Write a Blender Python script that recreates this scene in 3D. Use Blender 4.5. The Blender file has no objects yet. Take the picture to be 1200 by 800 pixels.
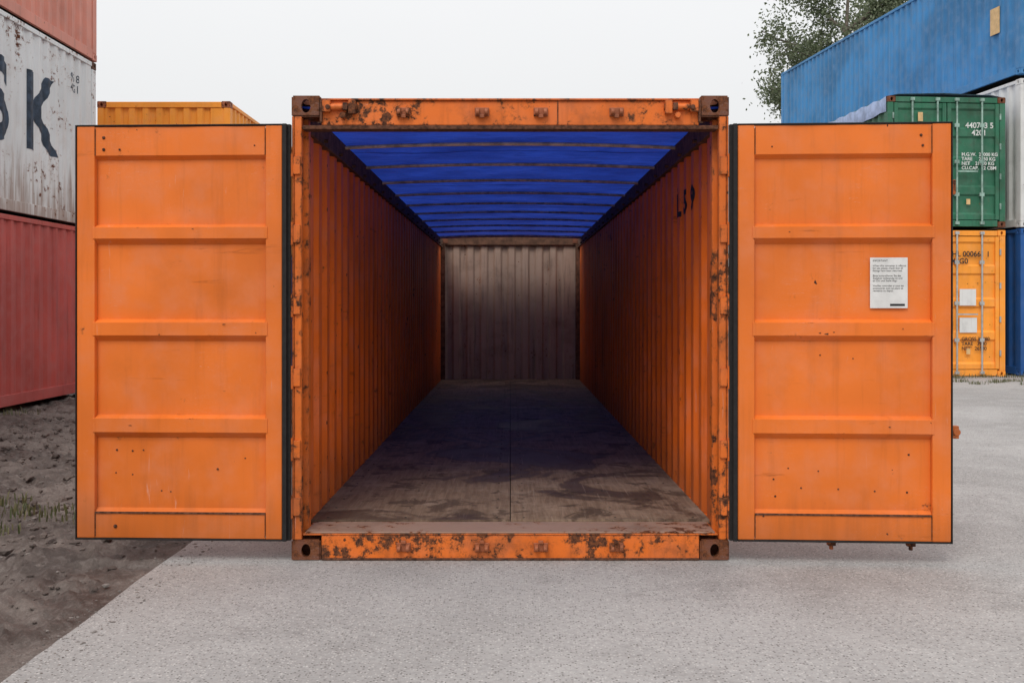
import bpy, bmesh, math, random
from mathutils import Vector, Matrix, noise
random.seed(7)
S = bpy.context.scene
COL = S.collection
R = math.radians

# ------------------------------------------------------------------ node helpers
class NT:
    def __init__(s, mat):
        s.t = mat.node_tree; s.n = s.t.nodes; s.l = s.t.links
    def new(s, typ, **kw):
        nd = s.n.new(typ)
        for k, v in kw.items(): setattr(nd, k, v)
        return nd
    def set(s, sock, v):
        if isinstance(v, bpy.types.NodeSocket): s.l.new(v, sock)
        else:
            if isinstance(v, tuple) and len(v) == 3 and sock.type == 'RGBA': v = v + (1,)
            sock.default_value = v
    def math(s, op, a, b=None, c=None, clamp=False):
        m = s.new('ShaderNodeMath', operation=op, use_clamp=clamp)
        s.set(m.inputs[0], a)
        if b is not None: s.set(m.inputs[1], b)
        if c is not None: s.set(m.inputs[2], c)
        return m.outputs[0]
    def mix(s, f, a, b, bt='MIX'):
        m = s.new('ShaderNodeMix', data_type='RGBA', blend_type=bt)
        s.set(m.inputs[0], f); s.set(m.inputs[6], a); s.set(m.inputs[7], b)
        return m.outputs[2]
    def noise(s, vec, scale, detail=4, rough=.55, dist=0):
        m = s.new('ShaderNodeTexNoise')
        s.l.new(vec, m.inputs['Vector'])
        m.inputs['Scale'].default_value = scale; m.inputs['Detail'].default_value = detail
        m.inputs['Roughness'].default_value = rough; m.inputs['Distortion'].default_value = dist
        return m.outputs[0]
    def mapr(s, v, a, b, c=0., d=1., smooth=True):
        m = s.new('ShaderNodeMapRange', interpolation_type='SMOOTHSTEP' if smooth else 'LINEAR')
        s.set(m.inputs[0], v); m.inputs[1].default_value = a; m.inputs[2].default_value = b
        m.inputs[3].default_value = c; m.inputs[4].default_value = d
        return m.outputs[0]
    def scalevec(s, vec, sc, loc=(0, 0, 0)):
        m = s.new('ShaderNodeMapping'); s.l.new(vec, m.inputs[0])
        m.inputs['Scale'].default_value = sc; m.inputs['Location'].default_value = loc
        return m.outputs[0]

def newmat(name):
    m = bpy.data.materials.new(name); m.use_nodes = True
    t = NT(m); b = t.n['Principled BSDF']
    return m, t, b

def mul(c, k): return tuple(min(1, x * k) for x in c)

def paint(name, base, rust=.3, edge=1., streak=.3, grime=.3, rough=.5, fade=.15, offs=0., spots=.5, grimecol=(.05, .035, .025), low=None, bev=.006, scuff=0., streakcol=None):
    """weathered, chipped container paint"""
    m, t, b = newmat(name)
    tc = t.new('ShaderNodeTexCoord').outputs['Object']
    v = t.scalevec(tc, (1, 1, 1), (offs, offs * 1.7, offs * .6))
    big = t.noise(v, .9, 2)
    med = t.noise(v, 5, 4, .6)
    stv = t.scalevec(v, (9, 9, .55))
    st = t.noise(stv, 1.6, 5, .65)
    col = t.mix(t.mapr(big, .3, .7), mul(base, 1 - fade * .6), mul(base, 1 + fade * .5))
    faded = tuple(x * .75 + .25 * (sum(base) / 3 + .12) for x in base)
    col = t.mix(t.math('MULTIPLY', t.mapr(med, .4, .75), fade * 1.6), col, faded)
    g = t.math('MULTIPLY', t.mapr(st, .5, .78), streak)
    col = t.mix(g, col, streakcol or mul(base, .32))
    g2 = t.math('MULTIPLY', t.mapr(t.noise(v, 2.3, 7, .7), .48, .72), grime)
    col = t.mix(g2, col, grimecol)
    if scuff > 0:   # horizontal rubs and dark smears from cargo and handling
        s1 = t.noise(t.scalevec(v, (1.6, 1.6, 14)), 1.3, 6, .7, .5)
        s2 = t.noise(v, 1.3, 2)
        f1 = t.math('MULTIPLY', t.math('MULTIPLY', t.mapr(s1, .60, .68), t.mapr(s2, .5, .6)), scuff)
        col = t.mix(f1, col, mul(base, .42))
        s3 = t.noise(t.scalevec(v, (22, 22, 2.2), (4, 1, 3)), 1.4, 6, .7, .6)
        f2 = t.math('MULTIPLY', t.math('MULTIPLY', t.mapr(s3, .63, .68), t.mapr(s2, .5, .38)), scuff)
        col = t.mix(f2, col, tuple(x * .6 + .22 for x in base))
    chip = t.noise(v, 11, 8, .72)
    reg = t.noise(v, 1.7, 2, .5)
    score = t.math('ADD', chip, t.math('MULTIPLY', t.math('SUBTRACT', reg, .5), .45))
    if edge > 0:
        bv = t.new('ShaderNodeBevel', samples=3); bv.inputs[0].default_value = bev * 2
        geo = t.new('ShaderNodeNewGeometry')
        dp = t.new('ShaderNodeVectorMath', operation='DOT_PRODUCT')
        t.l.new(bv.outputs[0], dp.inputs[0]); t.l.new(geo.outputs['Normal'], dp.inputs[1])
        em = t.mapr(t.math('SUBTRACT', 1., dp.outputs['Value']), .01, .25)
        score = t.math('ADD', score, t.math('MULTIPLY', em, .13 * edge))
    thr = .86 - .42 * rust
    rm = t.mapr(score, thr, thr + .025)
    halo = t.mapr(score, thr - .07, thr + .01)
    vo = t.new('ShaderNodeTexVoronoi'); t.l.new(v, vo.inputs['Vector']); vo.inputs['Scale'].default_value = 13
    sep = t.new('ShaderNodeSeparateColor'); t.l.new(vo.outputs['Color'], sep.inputs[0])
    vd = t.math('ADD', vo.outputs['Distance'], t.math('MULTIPLY', t.math('SUBTRACT', t.noise(v, 60, 2), .5), .3))
    rad = t.math('MULTIPLY', sep.outputs[1], .17)
    sp = t.math('MULTIPLY', t.math('LESS_THAN', vd, rad), t.math('GREATER_THAN', sep.outputs[0], 1 - .16 * spots))
    rm = t.math('MAXIMUM', rm, sp)
    rc = t.mix(t.mapr(t.noise(v, 45, 4, .75), .35, .65), (.035, .014, .009), (.19, .062, .022))
    col = t.mix(t.math('MULTIPLY', halo, .45), col, (.22, .065, .015))
    sv = t.scalevec(v, (2.5, 2.5, 30)); sc = t.noise(sv, 2.2, 2, .4, 1.2)
    scr = t.math('MULTIPLY', t.math('LESS_THAN', t.math('ABSOLUTE', t.math('SUBTRACT', sc, .5)), .0025), t.mapr(reg, .55, .6))
    col = t.mix(t.math('MULTIPLY', scr, .5), col, tuple(x * .6 + .25 for x in base))
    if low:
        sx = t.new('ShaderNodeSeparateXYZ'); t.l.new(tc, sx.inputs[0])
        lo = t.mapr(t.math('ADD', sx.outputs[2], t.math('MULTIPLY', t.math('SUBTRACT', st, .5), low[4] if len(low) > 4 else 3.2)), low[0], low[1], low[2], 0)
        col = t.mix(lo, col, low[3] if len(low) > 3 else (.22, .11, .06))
    col = t.mix(rm, col, rc)
    t.set(b.inputs['Base Color'], col)
    rr = t.math('ADD', t.math('MULTIPLY', rm, .35), t.math('MULTIPLY_ADD', med, .25, rough - .12), clamp=True)
    t.set(b.inputs['Roughness'], rr)
    b.inputs['Specular IOR Level'].default_value = .32
    h = t.math('MULTIPLY_ADD', t.noise(v, 2.6, 1, .4), 1.6, t.math('MULTIPLY', t.noise(v, 40, 2, .7), .04))
    bp = t.new('ShaderNodeBump'); bp.inputs['Strength'].default_value = .5; bp.inputs['Distance'].default_value = .014
    t.l.new(h, bp.inputs['Height']); t.l.new(bp.outputs[0], b.inputs['Normal'])
    return m

def plain(name, c, rough=.6, var=.25, metal=0, scale=12, bump=.2):
    m, t, b = newmat(name)
    tc = t.new('ShaderNodeTexCoord').outputs['Object']
    n = t.noise(tc, scale, 6, .65)
    t.set(b.inputs['Base Color'], t.mix(t.mapr(n, .3, .7), mul(c, 1 - var), mul(c, 1 + var)))
    b.inputs['Roughness'].default_value = rough; b.inputs['Metallic'].default_value = metal
    b.inputs['Specular IOR Level'].default_value = .3
    bp = t.new('ShaderNodeBump'); bp.inputs['Strength'].default_value = bump; bp.inputs['Distance'].default_value = .004
    t.l.new(n, bp.inputs['Height']); t.l.new(bp.outputs[0], b.inputs['Normal'])
    return m

ORANGE = (.72, .155, .018)
M_door = paint('orange_door_paint', (.75, .172, .022), rust=.27, edge=.8, streak=.20, grime=.10, fade=.2, spots=.14, rough=.48, scuff=.5, low=(.06, .42, .5, (.30, .085, .02), .5))
M_frame = paint('orange_frame_paint', ORANGE, rust=.68, edge=1.4, streak=.5, grime=.45, spots=1.5, scuff=.6)
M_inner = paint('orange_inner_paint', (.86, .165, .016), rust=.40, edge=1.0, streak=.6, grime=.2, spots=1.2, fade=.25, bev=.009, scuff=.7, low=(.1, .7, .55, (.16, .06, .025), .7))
M_rustorange = paint('rusty_orange_paint', (.45, .11, .02), rust=.85, edge=0, streak=.5, grime=.5, spots=2)
M_back = paint('grey_brown_inner_paint', (.36, .255, .20), rust=.38, edge=0, streak=.8, grime=.4, spots=2, grimecol=(.09, .055, .04))
M_rust = plain('rusty_steel', (.10, .040, .022), .85, .6, scale=40, bump=.6)
M_cast = paint('rusty_casting', (.16, .055, .03), rust=.75, edge=0, streak=.4, grime=.6, spots=2)
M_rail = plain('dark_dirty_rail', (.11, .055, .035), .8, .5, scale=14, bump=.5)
M_rubber = plain('black_rubber', (.014, .013, .013), .65, .3, scale=30)
M_black = plain('black_lettering', (.02, .02, .022), .6, .3)
M_white = plain('white_sticker', (.66, .66, .65), .45, .08)
M_yell = plain('yellow_sticker', (.62, .42, .2), .5, .15)
M_galv = plain('galvanised_rod', (.42, .43, .42), .5, .2, .3)
M_dark = plain('dark_underside', (.03, .028, .026), .9, .3)

# ------------------------------------------------------------------ mesh helpers
def add(name, bm_or_me, mat, parent=None, bevel=0, smooth=False):
    if isinstance(bm_or_me, bmesh.types.BMesh):
        me = bpy.data.meshes.new(name); bm_or_me.normal_update(); bm_or_me.to_mesh(me); bm_or_me.free()
    else: me = bm_or_me
    if mat and not me.materials: me.materials.append(mat)
    if smooth:
        for p in me.polygons: p.use_smooth = True
    o = bpy.data.objects.new(name, me); COL.objects.link(o)
    if parent: o.parent = parent
    if bevel:
        md = o.modifiers.new('bevel', 'BEVEL'); md.width = bevel; md.segments = 2; md.limit_method = 'ANGLE'
    return o

def bbox(bm, x0, x1, y0, y1, z0, z1):
    x0, x1 = min(x0, x1), max(x0, x1); y0, y1 = min(y0, y1), max(y0, y1)
    mt = Matrix.Translation(((x0 + x1) / 2, (y0 + y1) / 2, (z0 + z1) / 2)) @ Matrix.Diagonal((x1 - x0, y1 - y0, z1 - z0, 1))
    bmesh.ops.create_cube(bm, size=1, matrix=mt)

def box(name, d, mat, parent, bevel=.004):
    bm = bmesh.new(); bbox(bm, *d)
    return add(name, bm, mat, parent, bevel)

def boxes(name, ds, mat, parent, bevel=.004):
    bm = bmesh.new()
    for d in ds: bbox(bm, *d)
    return add(name, bm, mat, parent, bevel)

def cyl(bm, p, axis, r, h, seg=14):
    rot = {'z': Matrix.Identity(4), 'x': Matrix.Rotation(R(90), 4, 'Y'), 'y': Matrix.Rotation(R(90), 4, 'X')}[axis]
    bmesh.ops.create_cone(bm, cap_ends=True, segments=seg, radius1=r, radius2=r, depth=h, matrix=Matrix.Translation(p) @ rot)

def empty(name, loc=(0, 0, 0), yaw=0, parent=None):
    e = bpy.data.objects.new(name, None); COL.objects.link(e)
    e.location = loc; e.rotation_euler = (0, 0, yaw); e.parent = parent; e.empty_display_size = .3
    return e

# corrugation
def corr(u0, u1, per=.278, depth=.036, f=.072, s=.067):
    pts = [(u0, 0.)]; u = u0 + .05
    while u + per < u1:
        pts += [(u, 0.), (u + s, -depth), (u + s + (per - f - 2 * s), -depth), (u + 2 * s + (per - f - 2 * s), 0.)]
        u += per
    pts.append((u1, 0.))
    return pts
def cint(pts, u):
    for (a, x), (b, y) in zip(pts, pts[1:]):
        if a <= u <= b: return x + (y - x) * (u - a) / max(b - a, 1e-9)
    return 0.
def strip(pts, z0, z1, fn, bm, flip=False):
    prev = None
    for u, o in pts:
        cur = (bm.verts.new(fn(u, o, z0)), bm.verts.new(fn(u, o, z1)))
        if prev:
            vs = [prev[0], cur[0], cur[1], prev[1]]
            bm.faces.new(vs[::-1] if flip else vs)
        prev = cur

def text_mesh(body, size, off=0, align='LEFT', sx=1.):
    cu = bpy.data.curves.new('t', 'FONT'); cu.body = body; cu.size = size; cu.offset = off; cu.align_x = align
    cu.space_line = .95
    o = bpy.data.objects.new('t', cu); COL.objects.link(o)
    bpy.context.view_layer.update()
    me = bpy.data.meshes.new_from_object(o.evaluated_get(bpy.context.evaluated_depsgraph_get()))
    bpy.data.objects.remove(o)
    bm = bmesh.new(); bm.from_mesh(me); bpy.data.meshes.remove(me)
    for v in bm.verts: v.co.x *= sx
    return bm
def text_on(name, body, size, fn, mat, parent, pts=None, off=0, u0=0, z0=0, sx=1., dirn=1):
    """fn(u,o,z)->xyz ; letters laid along u (dirn +/-1) and following the corrugation"""
    bm = text_mesh(body, size, off, sx=sx)
    if pts:
        for u, o in pts:
            bmesh.ops.bisect_plane(bm, geom=bm.verts[:] + bm.edges[:] + bm.faces[:], plane_co=((u - u0) * dirn, 0, 0), plane_no=(1, 0, 0))
    for v in bm.verts:
        u = u0 + dirn * v.co.x
        v.co = Vector(fn(u, cint(pts, u) if pts else 0, z0 + v.co.y))
    return add(name, bm, mat, parent)

# corner casting with real pockets
def make_casting():
    def ob(bm):
        me = bpy.data.meshes.new('c'); bm.to_mesh(me); bm.free()
        o = bpy.data.objects.new('c', me); COL.objects.link(o); return o
    bm = bmesh.new(); bbox(bm, -.081, .081, -.089, .089, -.059, .059)
    bmesh.ops.bevel(bm, geom=bm.edges[:], offset=.008, segments=2, affect='EDGES'); base = ob(bm)
    cut = []
    bm = bmesh.new(); bbox(bm, -.053, .053, -.061, .061, -.031, .031); cut.append(ob(bm))
    for ax, L in (('y', .3), ('x', .3), ('z', .3)):
        bm = bmesh.new(); cyl(bm, (0, 0, 0), 'z', 1, 1, 20)
        if ax == 'y': mt = Matrix.Translation((0, -.15, 0)) @ Matrix.Rotation(R(90), 4, 'X') @ Matrix.Diagonal((.026, .038, L, 1))
        elif ax == 'x': mt = Matrix.Rotation(R(90), 4, 'Y') @ Matrix.Diagonal((.036, .026, L, 1))
        else: mt = Matrix.Diagonal((.032, .05, L, 1))
        bmesh.ops.transform(bm, matrix=mt, verts=bm.verts); cut.append(ob(bm))
    for c in cut:
        md = base.modifiers.new('b', 'BOOLEAN'); md.operation = 'DIFFERENCE'; md.object = c; md.solver = 'EXACT'
    bpy.context.view_layer.update()
    me = bpy.data.meshes.new_from_object(base.evaluated_get(bpy.context.evaluated_depsgraph_get()))
    for o in cut + [base]: bpy.data.objects.remove(o)
    me.name = 'corner_casting'
    return me
CAST = make_casting()
def castings(parent, W, L, H, mat):
    for i, (x, y, z) in enumerate([(sx * (W / 2 - .079), yy, zz) for sx in (-1, 1) for yy in (.085, L - .085) for zz in (.055, H - .059)]):
        me = CAST.copy(); me.materials.clear(); me.materials.append(mat)
        o = bpy.data.objects.new('corner_casting_%d' % (i + 1), me); COL.objects.link(o); o.parent = parent; o.location = (x, y, z)
        if y > 1: o.rotation_euler = (0, 0, math.pi)

W = 2.438; HW = W / 2
# ------------------------------------------------------------------ generic closed container
def container(L, H, loc, yaw, mat, end='doors', roof='steel', castmat=None, rodmat=None, roofmat=None):
    e = empty('shipping_container', loc, yaw)
    bm = bmesh.new(); pts = corr(.16, L - .16, depth=.034)
    strip(pts, .15, H - .07, lambda u, o, z: (-(HW - .014 + o), u, z), bm)
    strip(pts, .15, H - .07, lambda u, o, z: ((HW - .014 + o), u, z), bm, True)
    add('side_walls', bm, mat, e)
    epts = corr(-HW + .12, HW - .12, .25, .04, .09, .04)
    bm = bmesh.new()
    strip(epts, .13, H - .09, lambda u, o, z: (u, L - .02 + o, z), bm)
    if end == 'corr':
        strip(epts, .13, H - .09, lambda u, o, z: (u, .02 - o, z), bm)
    add('end_wall', bm, mat, e)
    ds = []
    for s in (-1, 1):
        ds += [(s * (HW - .055), s * HW, .17, L - .17, H - .08, H - .012), (s * (HW - .05), s * HW, .17, L - .17, .012, .165)]
        for y0, y1 in ((.003, .16), (L - .16, L - .003)):
            ds.append((s * (HW - .12), s * (HW - .002), y0, y1, .117, H - .12))
    for y0, y1 in ((.005, .11), (L - .11, L - .005)):
        ds += [(-HW + .165, HW - .165, y0, y1, H - .115, H - .01), (-HW + .165, HW - .165, y0, y1, .012, .135)]
    boxes('frame', ds, mat, e, .006)
    if roof == 'steel':
        bm = bmesh.new()
        strip(corr(.12, L - .12, .2, .018, .06, .04), -HW + .05, HW - .05, lambda u, o, z: (z, u, H - .03 + o), bm)
        add('roof', bm, roofmat or mat, e)
    else:
        bm = bmesh.new(); n = int(L / .6)
        sec = [(-HW - .012, -.3), (-HW - .014, 0), (-HW * .8, .05), (0, .08), (HW * .8, .05), (HW + .014, 0), (HW + .012, -.3)]
        prev = None
        for i in range(n * 2 + 1):
            y = .05 + (L - .1) * i / (n * 2); sag = -.035 if i % 2 else 0
            cur = [bm.verts.new((x, y, H + dz + (sag if 0 < j < 6 else random.uniform(-.03, .03)))) for j, (x, dz) in enumerate(sec)]
            if prev:
                for a, b2, c2, d2 in zip(prev, prev[1:], cur[1:], cur): bm.faces.new((a, b2, c2, d2))
            prev = cur
        add('tarpaulin', bm, roofmat, e, smooth=True)
    box('underside', (-HW + .06, HW - .06, .12, L - .12, .10, .145), M_dark, e, 0)
    castings(e, W, L, H, castmat or mat)
    if end == 'doors':
        bm = bmesh.new()
        zt, zb = H - .13, .15
        hh = zt - zb
        for s in (-1, 1):
            prof = [(zb, 0), (zb + .1, 0), (zb + .14, .03)]
            for k in (1, 2, 3):
                zc = zb + hh * k / 4
                prof += [(zc - .11, .03), (zc - .07, 0), (zc + .07, 0), (zc + .11, .03)]
            prof += [(zt - .14, .03), (zt - .1, 0), (zt, 0)]
            xa, xb = s * .012, s * (HW - .13)
            prev = None
            for z, o in prof:
                cur = (bm.verts.new((xa, .02 + o, z)), bm.verts.new((xb, .02 + o, z)))
                if prev: bm.faces.new((prev[0], prev[1], cur[1], cur[0]))
                prev = cur
            for u0, u1 in ((.012, .09), (HW - .21, HW - .135)):
                bbox(bm, s * u0, s * u1, .0, .05, zb, zt)
        add('doors', bm, mat, e)
        bm = bmesh.new()
        for s in (-1, 1):
            for u in (.2, .72):
                cyl(bm, (s * u, -.02, H / 2), 'z', .019, H - .1)
                for z in (.08, H - .06): bbox(bm, s * u - .04, s * u + .04, -.045, .0, z - .03, z + .03)
                for z in (H * .25, H * .5, H * .78): bbox(bm, s * u - .045, s * u + .045, -.03, .018, z - .035, z + .035)
            bbox(bm, s * .2, s * .62, -.05, -.035, H * .42, H * .42 + .03)
            for k in range(4):
                cyl(bm, (s * (HW - .11), -.005, H * (.16 + .23 * k)), 'z', .018, .12)
        add('locking_rods', bm, rodmat or M_galv, e)
    return e

# ================================================================== MAIN CONTAINER
L, H = 12.19, 2.591
main = empty('shipping_container')
castings(main, W, L, H, M_cast)
FZ = .165
spts = corr(.17, L - .17, depth=.040, s=.058)
Lfn = lambda u, o, z: (-(HW - .012 + o), u, z)
Rfn = lambda u, o, z: ((HW - .012 + o), u, z)
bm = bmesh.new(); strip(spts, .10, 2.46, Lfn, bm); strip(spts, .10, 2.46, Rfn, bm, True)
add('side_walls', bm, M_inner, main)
bpts = corr(-HW + .06, HW - .06, .235, .04, .09, .035)
bm = bmesh.new(); strip(bpts, .10, 2.50, lambda u, o, z: (u, L - .10 - o, z), bm); add('front_wall', bm, M_back, main)
for s, nm in ((-1, 'left'), (1, 'right')):
    boxes('corner_post_' + nm, [(s * (HW - .012), s * (HW - .001), -.004, .15, .115, 2.475),
                                (s * (HW - .055), s * (HW - .013), .0, .05, .115, 2.475),
                                (s * (HW - .075), s * (HW - .013), .10, .168, .115, 2.475)], M_frame, main, .004)
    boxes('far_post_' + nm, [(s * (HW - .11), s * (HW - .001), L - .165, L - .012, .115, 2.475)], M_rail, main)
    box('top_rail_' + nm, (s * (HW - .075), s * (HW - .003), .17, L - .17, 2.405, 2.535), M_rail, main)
    box('bottom_rail_' + nm, (s * (HW - .047), s * (HW + .002), .17, L - .17, .012, .158), M_frame, main)
    bm = bmesh.new()
    for k in range(20):
        cyl(bm, (s * (HW - .085), .6 + k * .58, 2.43), 'x', .012, .03, 8)
    add('lashing_rings_' + nm, bm, M_rust, main)
    bm = bmesh.new()
    for z in (.30, .62, 1.02, 1.42, 1.82, 2.2):
        bbox(bm, s * (HW - .05), s * (HW + .004), -.014, -.001, z - .05, z + .05)
        cyl(bm, (s * (HW + .004), -.012, z), 'z', .014, .13, 12)
    add('hinge_lugs_' + nm, bm, M_frame, main, .003)
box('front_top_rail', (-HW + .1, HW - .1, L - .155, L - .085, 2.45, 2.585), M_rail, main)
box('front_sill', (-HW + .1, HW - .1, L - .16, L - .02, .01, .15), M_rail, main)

# rear sill
M_sill = paint('rusty_sill_paint', ORANGE, rust=.80, edge=1.3, streak=.5, grime=.6, spots=2, offs=2.3)
boxes('door_sill', [(-HW + .165, HW - .165, .0, .012, .006, .138), (-HW + .06, HW - .06, .001, .30, .139, .149)], M_sill, main, .003)
boxes('sill_lower_flange', [(-HW + .166, HW - .166, -.010, .05, .002, .014)], M_rust, main, .002)
M_plate = paint('sill_plate', (.33, .21, .155), rust=.62, edge=0, streak=.2, grime=.4, spots=1)
boxes('threshold_plate', [(-HW + .075, HW - .075, .004, .285, .150, .158)], M_plate, main, .002)
boxes('header', [(-HW + .165, HW - .165, .004, .05, 2.425, 2.562), (-HW + .165, HW - .165, -.010, .07, 2.5625, 2.574)], M_frame, main, .004)
boxes('header_lower_flange', [(-HW + .06, HW - .06, -.006, .09, 2.402, 2.424)], M_rust, main, .003)  # rust-dark lip; its tone also paints in the shadow line below the header
bm = bmesh.new()
for s in (-1, 1):
    cyl(bm, (s * .95, -.012, 2.525), 'x', .018, .19)
    bbox(bm, s * .86, s * .90, -.035, .003, 2.485, 2.56)
    bbox(bm, s * 1.0, s * 1.045, -.035, .003, 2.495, 2.56)
    cyl(bm, (s * .93, -.02, 2.475), 'y', .017, .05)
add('header_hinge_pins', bm, M_frame, main, .003)
bm = bmesh.new()
for s in (-1, 1):
    cyl(bm, (s * 1.012, -.035, 2.52), 'y', .013, .03); bbox(bm, s * .905, s * .93, -.04, -.012, 2.505, 2.545)
    bbox(bm, s * 1.047, s * 1.06, -.02, .002, 2.44, 2.56)
bbox(bm, .262, .268, -.001, .0045, 2.43, 2.56)
add('header_bolts', bm, M_rust, main, .002)
# cam keepers (lock-rod receivers)
M_keep = paint('rusty_keeper', (.34, .10, .04), rust=.72, edge=0, streak=.4, grime=.4, spots=2)
for nm, z, dz in (('upper', 2.498, 1), ('lower', .075, -1)):
    bm = bmesh.new()
    for x in (-.595, -.158, .170, .592):
        bbox(bm, x - .040, x + .040, -.010, .001, z - .024, z + .024)
        for q in (-1, 1):
            bbox(bm, x + q * .014, x + q * .036, -.034, -.009, z - .020, z + .016)
            cyl(bm, (x + q * .024, -.030, z - .004), 'x', .017, .018, 10)
        bbox(bm, x - .014, x + .014, -.024, -.009, z - .028 * dz - .006, z - .028 * dz + .012)
    add('cam_keepers_' + nm, bm, M_keep, main, .003)

# plywood floor
def floor_mat():
    m, t, b = newmat('plywood_floor')
    tc = t.new('ShaderNodeTexCoord').outputs['Object']
    oi = t.new('ShaderNodeObjectInfo')
    g = t.noise(t.scalevec(tc, (26, 1.6, 1)), 1.5, 7, .7, .6)
    c = t.mix(t.mapr(g, .3, .72), (.155, .10, .066), (.28, .195, .135))
    d = t.noise(t.scalevec(tc, (1, 1, 1), (5, 3, 1)), 3.2, 8, .75)
    c = t.mix(t.math('MULTIPLY', t.mapr(d, .45, .72), .6), c, (.38, .29, .22))
    st = t.noise(t.scalevec(tc, (1, .8, 1), (1.3, .4, 0)), 1.15, 8, .62, .9)
    c = t.mix(t.math('MULTIPLY', t.mapr(st, .49, .56), .8), c, (.060, .037, .024))
    st2 = t.noise(t.scalevec(tc, (1, 1, 1), (8, 9, 0)), 3.4, 7, .65, .5)
    c = t.mix(t.math('MULTIPLY', t.mapr(st2, .56, .61), .7), c, (.05, .032, .022))
    sc = t.noise(t.scalevec(tc, (60, 1.1, 1), (2, 0, 0)), 1.1, 3, .6, .3)
    c = t.mix(t.math('MULTIPLY', t.mapr(sc, .64, .70), .35), c, (.40, .31, .24))
    c = t.mix(t.math('MULTIPLY', oi.outputs['Random'], .3), c, (.11, .07, .05))
    t.set(b.inputs['Base Color'], c); t.set(b.inputs['Roughness'], t.mapr(st, .48, .6, .75, .5))
    b.inputs['Specular IOR Level'].default_value = .22
    bp = t.new('ShaderNodeBump'); bp.inputs['Strength'].default_value = .5; bp.inputs['Distance'].default_value = .004
    t.l.new(g, bp.inputs['Height']); t.l.new(bp.outputs[0], b.inputs['Normal'])
    return m
M_floor = floor_mat()
box('floor_base', (-HW + .05, HW - .05, .31, L - .1, .05, .145), M_dark, main, 0)
ys = [.29, 2.5, 4.9, 7.3, 9.7, L - .07]
k = 0
for a, b2 in zip(ys, ys[1:]):
    for xa, xb in ((-HW + .049, -.0025), (.0025, HW - .049)):
        k += 1; box('plywood_panel_%d' % k, (xa, xb, a + .003, b2 - .003, .1455, FZ + (k % 3) * .0012), M_floor, main, .0015)
bm = bmesh.new()
for y in [.36 + .3 * i for i in range(38)]:
    for x in (-1.08, -.62, -.08, .08, .62, 1.08):
        cyl(bm, (x, y, FZ + .0022), 'z', .007, .003, 8)
add('floor_screws', bm, M_dark, main)

# blue tarpaulin roof
def tarp_mat():
    m = bpy.data.materials.new('blue_tarpaulin'); m.use_nodes = True
    t = NT(m); b = t.n['Principled BSDF']; out = t.n['Material Output']
    tc = t.new('ShaderNodeTexCoord').outputs['Object']
    n = t.noise(tc, 1.6, 6, .6); n2 = t.noise(t.scalevec(tc, (1, 2.2, 1)), 7, 6, .7, .8)
    c = t.mix(t.mapr(n, .3, .7), (.014, .036, .26), (.024, .066, .44))
    c = t.mix(t.math('MULTIPLY', t.mapr(n2, .45, .7), .5), c, (.010, .022, .14))
    sx = t.new('ShaderNodeSeparateXYZ'); t.l.new(tc, sx.inputs[0])
    sm = t.math('LESS_THAN', t.math('FRACT', t.math('DIVIDE', t.math('ADD', sx.outputs[1], .35), 2.15)), .02)
    c = t.mix(t.math('MULTIPLY', sm, .7), c, (.004, .010, .09))
    tr = t.new('ShaderNodeBsdfTranslucent'); t.l.new(c, tr.inputs[0])
    t.l.new(c, b.inputs['Base Color']); b.inputs['Roughness'].default_value = .42
    mx = t.new('ShaderNodeMixShader'); mx.inputs[0].default_value = .48
    t.l.new(b.outputs[0], mx.inputs[1]); t.l.new(tr.outputs[0], mx.inputs[2]); t.l.new(mx.outputs[0], out.inputs[0])
    bp = t.new('ShaderNodeBump'); bp.inputs['Strength'].default_value = .9; bp.inputs['Distance'].default_value = .05
    hh = t.math('ADD', t.noise(t.scalevec(tc, (1, 3, 1)), 2.2, 5, .6, 1.0), t.math('MULTIPLY', t.noise(t.scalevec(tc, (3.5, .8, 1)), 2.0, 3, .5, .5), .6))
    t.l.new(hh, bp.inputs['Height'])
    t.l.new(bp.outputs[0], b.inputs['Normal']); t.l.new(bp.outputs[0], tr.inputs['Normal'])
    return m
M_tarp = tarp_mat()
TEND = L - .95       # tarpaulin assumed rolled back here; the gap lets daylight onto the end wall
bow_y = [.38 + 1.06 * i for i in range(11)]
bm = bmesh.new(); nx, ny = 40, 300; grid = []
for j in range(ny + 1):
    y = .055 + (TEND - .055) * j / ny; row = []
    dmin = min(abs(y - b2) for b2 in bow_y)
    w1 = min(1, dmin / .12)
    for i in range(nx + 1):
        x = (-HW + .004) + (W - .008) * i / nx
        z = 2.5415 + .03 * (1 - (x / HW) ** 2) - .026 * min(1, dmin / .35) ** 1.2 * (1 - abs(x / HW) ** 4)
        z += (.014 * noise.noise(Vector((x * 2.5, y * 4, 0))) + .006 * noise.noise(Vector((x * 9, y * 3, 2)))) * (1 - abs(x / HW) ** 6) * w1
        row.append(bm.verts.new((x, y, z)))
    grid.append(row)
for j in range(ny):
    for i in range(nx): bm.faces.new((grid[j][i], grid[j][i + 1], grid[j + 1][i + 1], grid[j + 1][i]))
add('tarpaulin', bm, M_tarp, main, smooth=True)
bm = bmesh.new()
cyl(bm, (0, TEND + .04, 2.585), 'x', .055, W - .03, 16)
add('tarpaulin_roll', bm, M_tarp, main, smooth=True)
bm = bmesh.new()
for y in bow_y + [TEND + .02]:
    prev = None
    for i in range(13):
        x = (-HW + .06) + (W - .12) * i / 12
        c0 = Vector((x, y, 2.512 + .03 * (1 - (x / HW) ** 2)))
        ring = [bm.verts.new(c0 + Vector((0, .016 * math.cos(a), .013 * math.sin(a)))) for a in [k2 * math.pi / 4 for k2 in range(8)]]
        if prev:
            for q in range(8): bm.faces.new((prev[q], prev[(q + 1) % 8], ring[(q + 1) % 8], ring[q]))
        prev = ring
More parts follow.
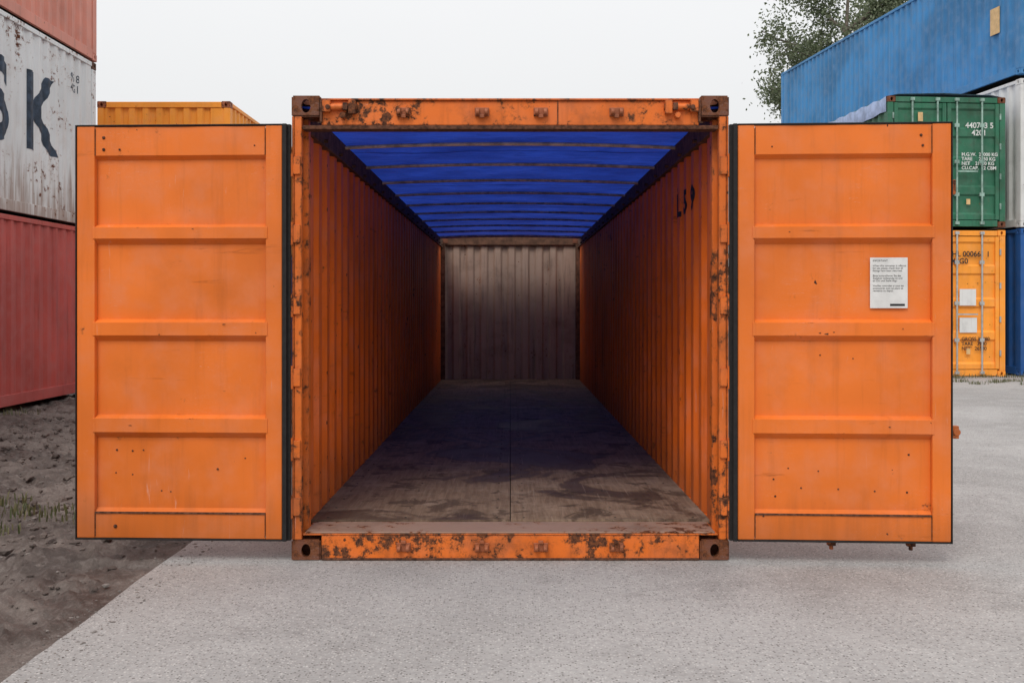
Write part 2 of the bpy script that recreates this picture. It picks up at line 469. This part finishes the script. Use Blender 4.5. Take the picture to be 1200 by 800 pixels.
bmesh.ops.recalc_face_normals(bm, faces=bm.faces)
M_bow = plain('bow_steel', (.55, .42, .30), .6, .4)
add('roof_bows', bm, M_bow, main, smooth=True)
# unit lettering on the inner right wall, one character per rib
inner = lambda u, o, z: (HW - .012 + o - .004, u, z)
for ch, kk in (('L', 4), ('5', 3), ('9', 2)):
    text_on('wall_lettering', ch, .21, inner, M_black, main, spts, .009, u0=.22 + .278 * kk + .148, z0=2.04, sx=1.0, dirn=-1)

# ---------------- doors
CX, CY, SC = 598., 358., 212.0
def wx(px): return (px - CX) / SC
def wz(py): return 1.42 - (py - CY) / SC
Z0, Z1 = .118, 2.425
def door(s, nm, yaw):
    d = empty('door_' + nm, (s * 1.229, 0, 0), yaw, main)
    wd = 1.195
    F, B = -.052, -.018
    zr = lambda py: wz(py)
    prof = [(Z0 + .012, F + .004), (zr(602), F + .004), (zr(597), B)]
    for a, b2 in ((514, 487), (400, 374), (286, 262)):
        prof += [(zr(a), B), (zr(a - 7), F - .003), (zr(b2 + 4), F - .003), (zr(b2), B)]
    prof += [(zr(186), B), (zr(181), F + .004), (Z1 - .012, F + .004)]
    u0, u1 = .125, wd - .110
    fine = []
    for (za, ya), (zb, yb) in zip(prof, prof[1:]):
        n = max(1, int(abs(zb - za) / .05))
        for q in range(n): fine.append((za + (zb - za) * q / n, ya + (yb - ya) * q / n))
    fine.append(prof[-1])
    bm = bmesh.new(); prev = None
    N = 20
    for z, y in fine:
        cur = []
        for i in range(N + 1):
            u = u0 + (u1 - u0) * i / N
            ed = min(1, min(i, N - i) / 3)
            yy = y + ed * (.006 * noise.noise(Vector((u * 4 + s * 5, z * 5, 0))) + .003 * noise.noise(Vector((u * 12 + s * 5, z * 12, 4))))
            cur.append(bm.verts.new((s * u, yy, z)))
        if prev:
            for i in range(N): bm.faces.new((prev[i], prev[i + 1], cur[i + 1], cur[i]))
        prev = cur
    bmesh.ops.recalc_face_normals(bm, faces=bm.faces)
    p = add('door_panel', bm, M_door, d, smooth=True)
    md = p.modifiers.new('es', 'EDGE_SPLIT'); md.split_angle = R(28)
    bm = bmesh.new()
    for a, b2 in ((514, 487), (400, 374), (286, 262)):
        for ua, ub in ((u0 - .012, u0 + .004), (u1 - .004, u1 + .012)):
            za, zb2 = zr(a - 7), zr(b2 + 4)
            bbox(bm, s * ua, s * ub, F - .0045, B + .01, za - .002, zb2 + .002)
    add('rib_ends', bm, M_door, d, .002)
    boxes('door_stiles', [(s * .032, s * (u0 - .001), F, -.006, Z0 + .009, Z1 - .008), (s * (u1 + .001), s * (wd - .008), F, -.006, Z0 + .009, Z1 - .008)], M_door, d, .005)
    boxes('door_back', [(s * (u0 + .002), s * (u1 - .002), -.009, -.003, Z0 + .02, Z1 - .02)], M_door, d, 0)
    bm = bmesh.new()
    for uu in (u0 + .002, u1 - .002):
        bbox(bm, s * (uu - .0015), s * (uu + .0015), F - .0008, F + .004, Z0 + .02, zr(603)); bbox(bm, s * (uu - .0015), s * (uu + .0015), F - .0008, F + .004, zr(181), Z1 - .02)
    bbox(bm, s * (u0 + .001), s * (u1 - .001), F - .002, F + .01, zr(603), zr(601))
    add('weld_bead', bm, M_rust, d)
    boxes('rubber_gasket', [(-s * .011, s * .031, F + .016, -.004, Z0, Z1), (s * .006, s * .029, F - .010, F + .0155, Z0, Z1), (s * (wd - .006), s * wd, F - .004, -.004, Z0, Z1),  # first strip's overhang is added so the hinge gap reads dark
                            (s * .032, s * (wd - .007), F - .004, -.004, Z1 - .007, Z1), (s * .032, s * (wd - .007), F - .004, -.004, Z0, Z0 + .008)], M_rubber, d, .002)
    bm = bmesh.new()
    zl = Z0 - .02 if s > 0 else Z0 + .06
    for u in (.56, .995):
        cyl(bm, (s * u, .035, (zl + Z1) / 2), 'z', .017, Z1 - zl - .02)
        for z in (zl, Z1 - .03): bbox(bm, s * u - .022, s * u + .022, .01, .05, z - .012, z + .012); cyl(bm, (s * u, .03, z - .02 if z < 1 else z), 'z', .011, .03)
        for z in (.45, .95, 1.5, 2.1): bbox(bm, s * u - .045, s * u + .045, -.003, .055, z - .03, z + .03)
        bbox(bm, s * u, s * (u + .30 if u < .9 else u - .3), .05, .062, 1.0, 1.03)
    add('locking_rods', bm, M_rustorange, d, .002)
    bm = bmesh.new()
    if s > 0:
        bbox(bm, wd + .001, wd + .042, -.03, .01, .69, .76); bbox(bm, wd + .001, wd + .025, -.03, .01, 2.03, 2.11)
        cyl(bm, (wd + .03, -.01, .725), 'y', .02, .05)
    for z in (.30, .62, 1.02, 1.42, 1.82, 2.2):
        bbox(bm, -s * .01, s * .12, -.002, .012, z - .045, z + .045)
    add('hinge_plates', bm, M_rustorange, d, .003)
    return d
dl = door(-1, 'left', R(-2.3)); dr = door(1, 'right', R(-3.2))
def rivets(d, s, pts, nm):
    bm = bmesh.new()
    for px, py, r in pts:
        u = abs(wx(px)) - 1.229
        z = wz(py)
        inrec = 190 < py < 595 and not any(b2 - 2 < py < a + 2 for a, b2 in ((514, 487), (400, 374), (286, 262)))
        y = -.018 if inrec else (-.05 if (py > 595 or py < 190) else -.056)
        r *= .9
        bmesh.ops.create_icosphere(bm, subdivisions=2, radius=1, matrix=Matrix.Translation((s * u, y, z)) @ Matrix.Diagonal((r, r * .8, r, 1)))
    add(nm, bm, M_rust, d, smooth=True)
rivets(dl, -1, [(131, 529, .007), (150, 530, .006), (163, 529, .005), (130, 556, .005), (185, 577, .006), (196, 578, .006), (252, 551, .007), (285, 538, .005),
                (118, 160, .010), (118, 174, .010), (137, 174, .007), (150, 558, .005), (132, 618, .012), (298, 170, .005)], 'rivets')
rivets(dr, 1, [(908, 562, .006), (925, 549, .005), (940, 572, .006), (910, 582, .007), (983, 573, .006), (1025, 575, .006),
               (1045, 550, .005), (1064, 532, .007), (1062, 576, .007), (1076, 160, .009), (1078, 172, .008), (905, 172, .005), (895, 604, .006), (962, 416, .005), (1000, 420, .005), (960, 552, .005)], 'rivets')
def gouges(d, s, pts):
    bm = bmesh.new()
    for px, py, w, h in pts:
        u = abs(wx(px)) - 1.229; z = wz(py)
        vs = []
        for q in range(11):
            a = q / 11 * 6.283; r = random.uniform(.5, 1.15)
            vs.append(bm.verts.new((s * u + math.cos(a) * w * r, -.0575, z + math.sin(a) * h * r)))
        bm.faces.new(vs)
    bmesh.ops.recalc_face_normals(bm, faces=bm.faces)
    add('paint_gouges', bm, M_rust, d)
gouges(dr, 1, [(960, 390, .010, .004), (968, 391, .014, .005), (976, 389, .006, .004), (1040, 499, .009, .003), (925, 272, .006, .003), (1055, 385, .004, .004)])
gouges(dl, -1, [(262, 380, .010, .003), (150, 499, .012, .003), (225, 268, .006, .003), (300, 390, .004, .006), (185, 392, .005, .003)])
# notice on right door
px0, px1, py0, py1 = 1019, 1062, 302, 361
u0, u1 = wx(px0) - 1.229, wx(px1) - 1.229
box('notice_sticker', (u0, u1, -.0300, -.0275, wz(py1), wz(py0)), M_white, dr, 0)
para = "IMPORTANT\n\nWhen this container is offered\nfor use please check that all\nfittings have been returned.\n\nBitte kontrollieren Sie das\nZubehor vollstandig ist und\nan Ort und Stelle liegt.\n\nVeuillez controler si tous les\naccessoires sont en place et\nremettre au depot."
text_on('notice_text', para, .0145, lambda u, o, z: (u, -.0308, z), M_black, dr, None, 0, u0=u0 + .014, z0=wz(py0) - .022)
box('notice_logo', (u1 - .095, u1 - .015, -.0308, -.0303, wz(py1) + .012, wz(py1) + .024), M_black, dr, 0)

# ================================================================== BACKGROUND CONTAINERS
M_red = paint('red_container', (.46, .085, .072), rust=.2, edge=0, streak=.4, grime=.10, fade=.3, spots=.5, offs=3)
M_red2 = paint('salmon_container', (.66, .25, .18), rust=.26, edge=0, streak=.4, grime=.12, fade=.3, spots=.6, offs=5)
M_wht = paint('white_container', (.72, .755, .76), rust=.50, edge=0, streak=.3, grime=.2, fade=.1, spots=1.1, offs=8, grimecol=(.42, .30, .22), low=(-.2, .9, .7), streakcol=(.46, .40, .36))
M_org2 = paint('orange_container', (.92, .34, .04), rust=.36, edge=0, streak=.2, grime=.12, spots=.8, offs=11)
M_blue = paint('blue_container', (.042, .21, .46), rust=.12, edge=0, streak=.3, grime=.05, fade=.4, spots=.3, offs=14)
M_navy = paint('dark_blue_container', (.015, .09, .30), rust=.15, edge=0, streak=.2, grime=.15, fade=.2, spots=.3, offs=17)
M_green = paint('green_container', (.03, .15, .085), rust=.34, edge=0, streak=.5, grime=.4, fade=.4, spots=.9, offs=20)
M_wh2 = paint('pale_container', (.66, .67, .66), rust=.25, edge=0, streak=.35, grime=.2, fade=.1, spots=.5, offs=23, streakcol=(.4, .33, .28))
M_tarp2 = plain('grey_blue_tarpaulin', (.26, .33, .50), .6, .3, scale=4)
M_let = plain('dark_blue_lettering', (.035, .055, .085), .6, .5, scale=9)

yE = 17.1 - 5.88; xl = -6.72 - HW; Ls = 12.19
y0 = yE - Ls
container(Ls, 2.591, (xl, y0, .06), 0, M_red, 'corr')
cw = container(Ls, 2.66, (xl, y0, 2.68), 0, M_wht, 'corr', castmat=M_rail)
container(Ls, 2.591, (xl, y0 + .03, 5.37), 0, M_red2, 'corr')
wp = corr(.16, Ls - .16, depth=.034)
fo = lambda u, o, z: (HW - .014 + o + .004, u, z)
loc = lambda dist: dist - 5.88 - y0
text_on('wall_lettering', 'S', 1.5, fo, M_let, cw, wp, .045, u0=loc(13.55), z0=3.66 - 2.68, sx=.93)
text_on('wall_lettering_k', 'K', 1.5, fo, M_let, cw, wp, .045, u0=loc(14.66), z0=3.66 - 2.68, sx=.95)
text_on('serial_number', '915 8\n45G1', .17, fo, M_let, cw, wp, 0, u0=loc(16.15), z0=2.2, sx=.8)
container(Ls, 2.591, (xl - 2.7, y0 + .4, .02), 0, M_navy, 'corr')
container(Ls, 2.591, (xl - 2.7, y0 + .4, 2.63), 0, M_red2, 'corr')
# orange stack behind
s0 = 64.
ox = (113.5 + 270) / 2; ox = (ox - 598) / s0
container(12.19, 2.57, (ox, 19.3 - 5.88, 0), 0, M_navy, 'corr')
container(12.19, 2.57, (ox, 19.3 - 5.88, 2.59), 0, M_org2, 'corr', castmat=M_keep)

# right stacks
yawA = R(4.5)
gx = (1040 - 598) / 58.9; gy = 20.95 - 5.88
ca = Vector((math.cos(yawA), math.sin(yawA), 0))
go = Vector((gx, gy, 0)) + ca * HW
og = container(6.06, 2.93, (go.x, go.y, .0), yawA, M_org2, 'doors', rodmat=M_galv)
M_grod = plain('green_rods', (.24, .36, .31), .5, .4, scale=6)
gg = container(6.06, 2.60, (go.x, go.y + .0, 2.99), yawA, M_green, 'doors', roof='tarp', roofmat=M_tarp2, castmat=M_cast, rodmat=M_grod)
M_wtext = plain('white_lettering', (.62, .64, .62), .6, .15)
df = lambda u, o, z: (u, -.006, z)
text_on('door_lettering', '440703 5\n   4201', .155, df, M_wtext, gg, None, .003, u0=.38, z0=1.98)
text_on('weight_lettering', 'M.G.W.  24000 KG\nTARE     2350 KG\nNET    21650 KG\nCU.CAP.  32 CBM', .095, df, M_wtext, gg, None, .002, u0=.30, z0=1.42)
text_on('weight_lettering_2', 'MAX 24000\nNET 21650', .09, df, M_wtext, gg, None, .002, u0=-.62, z0=1.2)
text_on('door_lettering', 'HL 000661 1\n45G0', .15, df, M_black, og, None, .003, u0=.1, z0=2.4)
text_on('weight_lettering', 'GROSS 30480\nTARE   3900\nNET   26580', .10, df, M_black, og, None, .002, u0=.30, z0=.72)
boxes('placards', [(-.75, -.42, -.008, -.002, 1.42, 1.80), (-.75, -.36, -.008, -.002, .86, 1.18), (-.16, .12, -.009, -.002, .88, 1.18), (-.16, .12, -.009, -.002, 1.42, 1.72), (.26, .60, -.008, -.002, 1.42, 1.75), (.26, .62, -.008, -.002, .88, 1.18), (-.30, -.04, -.009, -.002, 2.40, 2.55)], M_wh2, og, 0)
for e2, q in ((gg, 1), (og, 1)):
    boxes('door_tag', [(-.60, -.50, -.0085, -.003, 2.1, 2.28), (.40, .48, -.0085, -.003, .45, .56)], M_yell, e2, 0)

yawB = R(7.3)
cb = Vector((math.cos(yawB), math.sin(yawB), 0))
dn = 21.15; bl = Vector((12.95 - .128 * dn, dn - 5.88, 0)); bo = bl + cb * HW
container(12.19, 2.95, (bo.x, bo.y, .02), yawB, M_navy, 'doors')
container(12.19, 2.98, (bo.x, bo.y, 3.0), yawB, M_wh2, 'doors')
bb = container(12.6, 2.75, (bo.x, bo.y, 6.08), yawB, M_blue, 'doors')
box('side_sticker', (-HW - .006, -HW + .004, .72, 1.05, 1.0, 1.55), M_yell, bb, 0)

# ================================================================== GROUND
def ground_mats():
    m, t, b = newmat('concrete')
    tc = t.new('ShaderNodeTexCoord').outputs['Object']
    big = t.noise(tc, .35, 5, .6, .4); med = t.noise(tc, 2.2, 7, .7); f = t.noise(tc, 38, 6, .8); ff = t.noise(tc, 110, 3, .8)
    c = t.mix(t.mapr(big, .36, .64), (.295, .285, .278), (.395, .383, .375))
    c = t.mix(t.math('MULTIPLY', t.mapr(med, .45, .70), .45), c, (.45, .44, .43))
    c = t.mix(t.math('MULTIPLY', t.mapr(t.noise(t.scalevec(tc, (1, 1, 1), (7, 2, 0)), 1.1, 8, .75), .52, .68), .45), c, (.20, .19, .184))
    c = t.mix(t.mapr(f, .42, .66, .0, .45), c, (.19, .18, .175))
    vo = t.new('ShaderNodeTexVoronoi'); t.l.new(tc, vo.inputs['Vector']); vo.inputs['Scale'].default_value = 85
    sp = t.new('ShaderNodeSeparateColor'); t.l.new(vo.outputs['Color'], sp.inputs[0])
    stone = t.math('LESS_THAN', vo.outputs['Distance'], .42)
    c = t.mix(t.math('MULTIPLY', t.math('MULTIPLY', stone, t.math('GREATER_THAN', sp.outputs[0], .80)), .55), c, (.58, .56, .54))
    c = t.mix(t.math('MULTIPLY', t.math('MULTIPLY', stone, t.math('LESS_THAN', sp.outputs[0], .2)), .7), c, (.10, .09, .086))
    vo2 = t.new('ShaderNodeTexVoronoi'); t.l.new(tc, vo2.inputs['Vector']); vo2.inputs['Scale'].default_value = 14
    sp2 = t.new('ShaderNodeSeparateColor'); t.l.new(vo2.outputs['Color'], sp2.inputs[0])
    pit = t.math('MULTIPLY', t.math('LESS_THAN', t.math('ADD', vo2.outputs['Distance'], t.math('MULTIPLY', f, .14)), t.math('MULTIPLY_ADD', sp2.outputs[1], .09, .08)), t.math('GREATER_THAN', sp2.outputs[0], .45))
    c = t.mix(t.math('MULTIPLY', pit, .7), c, (.10, .085, .078))
    t.set(b.inputs['Base Color'], c); b.inputs['Roughness'].default_value = .88; b.inputs['Specular IOR Level'].default_value = .25
    h = t.math('ADD', t.math('MULTIPLY', f, .5), t.math('MULTIPLY', ff, .4)); h = t.math('SUBTRACT', h, t.math('MULTIPLY', vo.outputs['Distance'], .3)); h = t.math('SUBTRACT', h, t.math('MULTIPLY', pit, .3))
    bp = t.new('ShaderNodeBump'); bp.inputs['Strength'].default_value = .7; bp.inputs['Distance'].default_value = .005
    t.l.new(h, bp.inputs['Height']); t.l.new(bp.outputs[0], b.inputs['Normal'])
    m2, t, b = newmat('dirt')
    tc = t.new('ShaderNodeTexCoord').outputs['Object']
    n1 = t.noise(tc, 1.3, 6, .65, .4); n2 = t.noise(tc, 14, 8, .75); n3 = t.noise(tc, 70, 5, .8)
    c = t.mix(t.mapr(n1, .40, .60), (.075, .056, .049), (.20, .165, .148))
    c = t.mix(t.mapr(n2, .45, .70, 0, .6), c, (.28, .24, .22))
    c = t.mix(t.mapr(n3, .4, .62, .4, 0), c, (.06, .046, .040))
    t.set(b.inputs['Base Color'], c); t.set(b.inputs['Roughness'], t.mapr(n1, .4, .6, .62, .95)); b.inputs['Specular IOR Level'].default_value = .3
    bp = t.new('ShaderNodeBump'); bp.inputs['Strength'].default_value = .8; bp.inputs['Distance'].default_value = .018
    t.l.new(t.math('ADD', n2, t.math('MULTIPLY', n3, .5)), bp.inputs['Height']); t.l.new(bp.outputs[0], b.inputs['Normal'])
    return m, m2
M_conc, M_dirt = ground_mats()
bm = bmesh.new(); bmesh.ops.create_grid(bm, x_segments=4, y_segments=4, size=600, matrix=Matrix.Translation((0, 0, -.10)))
add('ground', bm, M_dirt)
bm = bmesh.new(); prev = None; y = -14.
while y <= 70:
    xe = -1.935 + .014 * noise.noise(Vector((0, y * 1.3, 3))) + .006 * noise.noise(Vector((0, y * 9, 3)))
    cur = (bm.verts.new((xe, y, -.11)), bm.verts.new((xe, y, -.012)), bm.verts.new((xe + .012, y, 0)), bm.verts.new((70, y, 0)))
    if prev:
        for a in range(3): bm.faces.new((prev[a], prev[a + 1], cur[a + 1], cur[a])[::-1])
    prev = cur; y += .1 if y < 16 else 2
bmesh.ops.recalc_face_normals(bm, faces=bm.faces)
for f in bm.faces:
    if f.normal.z < -.5: f.normal_flip()
add('concrete_pavement', bm, M_conc)
# dirt with clods and ruts
bm = bmesh.new(); rows = []
nx, ny = 240, 620
for j in range(ny + 1):
    y = -4 + 19.5 * (j / ny) ** 1.15; row = []
    for i in range(nx + 1):
        tt = i / nx; x = -1.88 - 10 * tt ** 1.45
        p = Vector((x, y, 0))
        a = noise.fractal(p * 2.2, 1, 2, 5); b2 = noise.fractal(p * 7.5 + Vector((9, 0, 0)), .7, 2, 5)
        rut = math.exp(-((x + 3.0 + .3 * math.sin(y * .4)) / .35) ** 2) * .05 + math.exp(-((x + 4.7 + .3 * math.sin(y * .4)) / .3) ** 2) * .04
        amp = min(1, (-1.88 - x) / .35)
        z = -.020 + amp * (.05 * a - rut) + (.012 + .040 * amp) * max(-.2, b2)
        if x > -1.95: z = min(z, .004) - max(0, x + 1.95) * .35
        row.append(bm.verts.new((x, y, z)))
    rows.append(row)
for j in range(ny):
    for i in range(nx): bm.faces.new((rows[j][i], rows[j + 1][i], rows[j + 1][i + 1], rows[j][i + 1]))
bmesh.ops.recalc_face_normals(bm, faces=bm.faces)
do = add('dirt', bm, M_dirt, smooth=True)
if do.data.polygons[0].normal.z < 0: do.data.flip_normals()

ico = bmesh.new(); bmesh.ops.create_icosphere(ico, subdivisions=1, radius=1)
iv = [v.co.copy() for v in ico.verts]; ifc = [[v.index for v in f.verts] for f in ico.faces]; ico.free()
def stones(name, n, area, rmin, rmax, mat, zb, power=3):
    V, F = [], []
    for _ in range(n):
        x = random.uniform(area[0], area[1]); y = random.uniform(area[2], area[3])
        r = rmin + (rmax - rmin) * random.random() ** power
        sc = Vector((random.uniform(.7, 1.3), random.uniform(.7, 1.3), random.uniform(.35, .7))) * r
        rot = Matrix.Rotation(random.uniform(0, 6.28), 3, 'Z'); b0 = len(V)
        for v in iv:
            q = Vector((v.x * sc.x, v.y * sc.y, v.z * sc.z)) * random.uniform(.75, 1.2)
            q = rot @ q; V.append((x + q.x, y + q.y, zb + r * .1 + q.z))
        F += [[a + b0 for a in f] for f in ifc]
    me = bpy.data.meshes.new(name); me.from_pydata(V, [], F); add(name, me, mat)
M_stone = plain('stone', (.17, .15, .138), .9, .5, scale=9)
stones('gravel', 2600, (-8, -1.98, -2.6, 11), .003, .022, M_stone, -.012, 4)
stones('dirt_clods', 4200, (-7, -2.05, -2.6, 9), .008, .05, M_dirt, -.014, 4)
stones('pavement_grit', 700, (-1.95, 5, -3, 6), .002, .006, M_stone, 0, 3)
stones('edge_grit', 900, (-2.0, -1.75, -2.6, 5), .003, .010, M_stone, 0, 3)

def leafmat(name, a, b_, tr=.35):
    m = bpy.data.materials.new(name); m.use_nodes = True; t = NT(m); b = t.n['Principled BSDF']
    g = t.new('ShaderNodeNewGeometry')
    c = t.mix(g.outputs['Random Per Island'], a, b_)
    t.l.new(c, b.inputs['Base Color']); b.inputs['Roughness'].default_value = .6
    tl = t.new('ShaderNodeBsdfTranslucent'); t.l.new(c, tl.inputs[0])
    mx = t.new('ShaderNodeMixShader'); mx.inputs[0].default_value = tr
    t.l.new(b.outputs[0], mx.inputs[1]); t.l.new(tl.outputs[0], mx.inputs[2]); t.l.new(mx.outputs[0], t.n['Material Output'].inputs[0])
    return m
M_grass = leafmat('grass', (.06, .09, .03), (.20, .18, .09))
def tufts(name, cl):
    V, F = [], []
    for cx, cy, rad, n, h in cl:
        for _ in range(n):
            a = random.uniform(0, 6.28); r = rad * random.random() ** .6
            x, y = cx + r * math.cos(a), cy + r * math.sin(a) * .7
            hh = h * random.uniform(.4, 1.1); ln = random.uniform(.2, .9) * hh; da = random.uniform(0, 6.28); w = random.uniform(.003, .007)
            dx, dy = math.cos(da), math.sin(da); b0 = len(V)
            V += [(x - dy * w, y + dx * w, -.02), (x + dy * w, y - dx * w, -.02), (x + dx * ln * .4 + dy * w * .8, y + dy * ln * .4 - dx * w * .8, hh * .65),
                  (x + dx * ln * .4 - dy * w * .8, y + dy * ln * .4 + dx * w * .8, hh * .65), (x + dx * ln, y + dy * ln, hh)]
            F += [[b0, b0 + 1, b0 + 2, b0 + 3], [b0 + 3, b0 + 2, b0 + 4]]
    me = bpy.data.meshes.new(name); me.from_pydata(V, [], F); add(name, me, M_grass)
tufts('weeds', [(-3.3, 1.4, .3, 90, .06), (-3.75, 1.75, .3, 80, .06), (-2.9, 1.2, .25, 40, .05), (-3.3, .8, .2, 35, .04), (-6.5, 8, .3, 40, .08), (-3.0, -.1, .12, 20, .04)])
tufts('grass', [(8.1 + .2 * i + random.uniform(-.1, .1), 14.0 + random.uniform(-1.2, .8), .18, 60, .07) for i in range(14)] + [(7.7 + .35 * i, 14.95, .2, 50, .09) for i in range(9)])

# ================================================================== TREES
M_leaf = leafmat('leaves', (.07, .10, .045), (.20, .23, .14), .35)
M_bark = plain('bark', (.13, .11, .09), .9, .4, scale=8, bump=.8)
def tube(bm, pts, seg=7):
    prev = None
    for i, (p, r) in enumerate(pts):
        dvec = (pts[min(i + 1, len(pts) - 1)][0] - pts[max(i - 1, 0)][0]).normalized()
        q = dvec.to_track_quat('Z', 'Y')
        ring = [bm.verts.new(p + q @ Vector((r * math.cos(a), r * math.sin(a), 0))) for a in [k2 * 2 * math.pi / seg for k2 in range(seg)]]
        if prev:
            for k2 in range(seg): bm.faces.new((prev[k2], prev[(k2 + 1) % seg], ring[(k2 + 1) % seg], ring[k2]))
        prev = ring
def tree(loc, height, crown_r, nleaf, seed, leaf=.10):
    rnd = random.Random(seed)
    e = empty('tree', loc)
    bm = bmesh.new(); tips = []
    top = Vector((rnd.uniform(-.4, .4), 0, height * .9))
    tr = [(Vector((top.x * f + .15 * math.sin(f * 7), .12 * math.sin(f * 5), top.z * f)), .26 * (1 - f) + .03) for f in [i / 10 for i in range(11)]]
    tube(bm, tr, 10)
    for k2 in range(40):
        f = rnd.uniform(.28, .98); base = tr[int(f * 10)][0]
        a = rnd.uniform(0, 6.28); ln = crown_r * rnd.uniform(.55, 1.1) * (1 - .5 * abs(f - .6))
        el = rnd.uniform(.2, .9); dv = Vector((math.cos(a), math.sin(a), el)).normalized()
        pts = []
        for q in range(6):
            g = q / 5; pts.append((base + dv * ln * g + Vector((rnd.uniform(-.1, .1), rnd.uniform(-.1, .1), -.25 * g * g * ln * .4)), .07 * (1 - g) + .012))
        tube(bm, pts, 6)
        for q in (2, 3, 4, 5):
            for _ in range(3):
                b0 = pts[q][0]; d2 = Vector((rnd.gauss(0, 1), rnd.gauss(0, 1), rnd.gauss(-.1, .7))).normalized() * rnd.uniform(.35, .95)
                tube(bm, [(b0, .015), (b0 + d2 * .5, .010), (b0 + d2 + Vector((0, 0, -.12)), .004)], 4); tips.append(b0 + d2 * rnd.uniform(.5, 1.1))
    add('trunk_and_limbs', bm, M_bark, e, smooth=True)
    V, F = [], []; per = nleaf // len(tips)
    for tp in tips:
        sp = rnd.uniform(.18, .40); n = int(per * rnd.uniform(.4, 1.6))
        for _ in range(n):
            c = tp + Vector((rnd.gauss(0, sp), rnd.gauss(0, sp), rnd.gauss(-.05, sp * 1.1)))
            ax = Vector((rnd.gauss(0, 1), rnd.gauss(0, 1), rnd.gauss(-.5, 1))).normalized(); sd = ax.orthogonal().normalized()
            sd = Matrix.Rotation(rnd.uniform(0, 6.28), 3, ax) @ sd
            l = leaf * rnd.uniform(.6, 1.2); w = l * .28; b0 = len(V)
            V += [c - ax * l * .5, c + sd * w, c + ax * l * .5, c - sd * w]; F.append([b0, b0 + 1, b0 + 2, b0 + 3])
    me = bpy.data.meshes.new('leaves'); me.from_pydata([tuple(v) for v in V], [], F); add('leaves', me, M_leaf, e)
tree((13.1, 34.5, 0), 16.5, 4.0, 52000, 3, .15)
tree((17.5, 39, 0), 16, 4.2, 26000, 5, .2)
rnd = random.Random(4); V, F = [], []
for i in range(260):
    a = i / 260 * 6.283; rr = rnd.uniform(130, 150); cx, cy = rr * math.cos(a), rr * math.sin(a); hh = rnd.uniform(5, 9)
    for _ in range(70):
        c = Vector((cx + rnd.gauss(0, 2.2), cy + rnd.gauss(0, 2.2), abs(rnd.gauss(hh * .45, hh * .28)))); ax = Vector((rnd.gauss(0, 1), rnd.gauss(0, 1), rnd.gauss(0, 1))).normalized(); sd = ax.orthogonal().normalized()
        l = rnd.uniform(.6, 1.3); b0 = len(V)
        V += [tuple(c - ax * l), tuple(c + sd * l * .6), tuple(c + ax * l), tuple(c - sd * l * .6)]; F.append([b0, b0 + 1, b0 + 2, b0 + 3])
me = bpy.data.meshes.new('distant_trees'); me.from_pydata(V, [], F); add('distant_trees', me, M_leaf)

# ================================================================== LIGHT, SKY, CAMERA
w = bpy.data.worlds.new('World'); S.world = w; w.use_nodes = True; w.name = 'sky'
t = NT(w); bg = t.n['Background']; out = t.n['World Output']
el, rot = R(48), R(200)
sky = t.new('ShaderNodeTexSky', sky_type='NISHITA'); sky.sun_disc = False; sky.sun_elevation = el; sky.sun_rotation = rot; sky.dust_density = 4
t.l.new(sky.outputs[0], bg.inputs[0]); bg.inputs[1].default_value = .006
bg2 = t.new('ShaderNodeBackground')
tc = t.new('ShaderNodeTexCoord').outputs['Generated']; sx = t.new('ShaderNodeSeparateXYZ'); t.l.new(tc, sx.inputs[0])
cloud = t.noise(t.scalevec(tc, (1, 1, 3)), 1.3, 4, .5)
g = t.mix(t.mapr(sx.outputs[2], .05, .9, smooth=False), (.765, .77, .77), (1.30, 1.30, 1.32))
g = t.mix(t.mapr(cloud, .3, .7, .08, 0), g, (.6, .61, .63))
t.l.new(g, bg2.inputs[0]); bg2.inputs[1].default_value = 1.0
ad = t.new('ShaderNodeAddShader'); t.l.new(bg.outputs[0], ad.inputs[0]); t.l.new(bg2.outputs[0], ad.inputs[1]); t.l.new(ad.outputs[0], out.inputs[0])
sl = bpy.data.lights.new('sun', 'SUN'); sl.energy = 1.4; sl.angle = R(22); sl.color = (1, .95, .88)
so = bpy.data.objects.new('sun', sl); COL.objects.link(so)
dirv = Vector((-.30, -.80, .95)).normalized()
so.rotation_euler = dirv.to_track_quat('Z', 'Y').to_euler()

cam = bpy.data.cameras.new('camera'); co = bpy.data.objects.new('camera', cam); COL.objects.link(co)
co.location = (0, -5.88, 1.42); co.rotation_euler = (R(90), 0, 0)
cam.sensor_width = 36; cam.lens = 1235 / 1200 * 36; cam.shift_x = 2 / 1200; cam.shift_y = -42 / 1200; cam.clip_end = 2000; cam.clip_start = .05
S.camera = co
S.view_settings.view_transform = 'Standard'; S.view_settings.look = 'None'; S.view_settings.exposure = 0
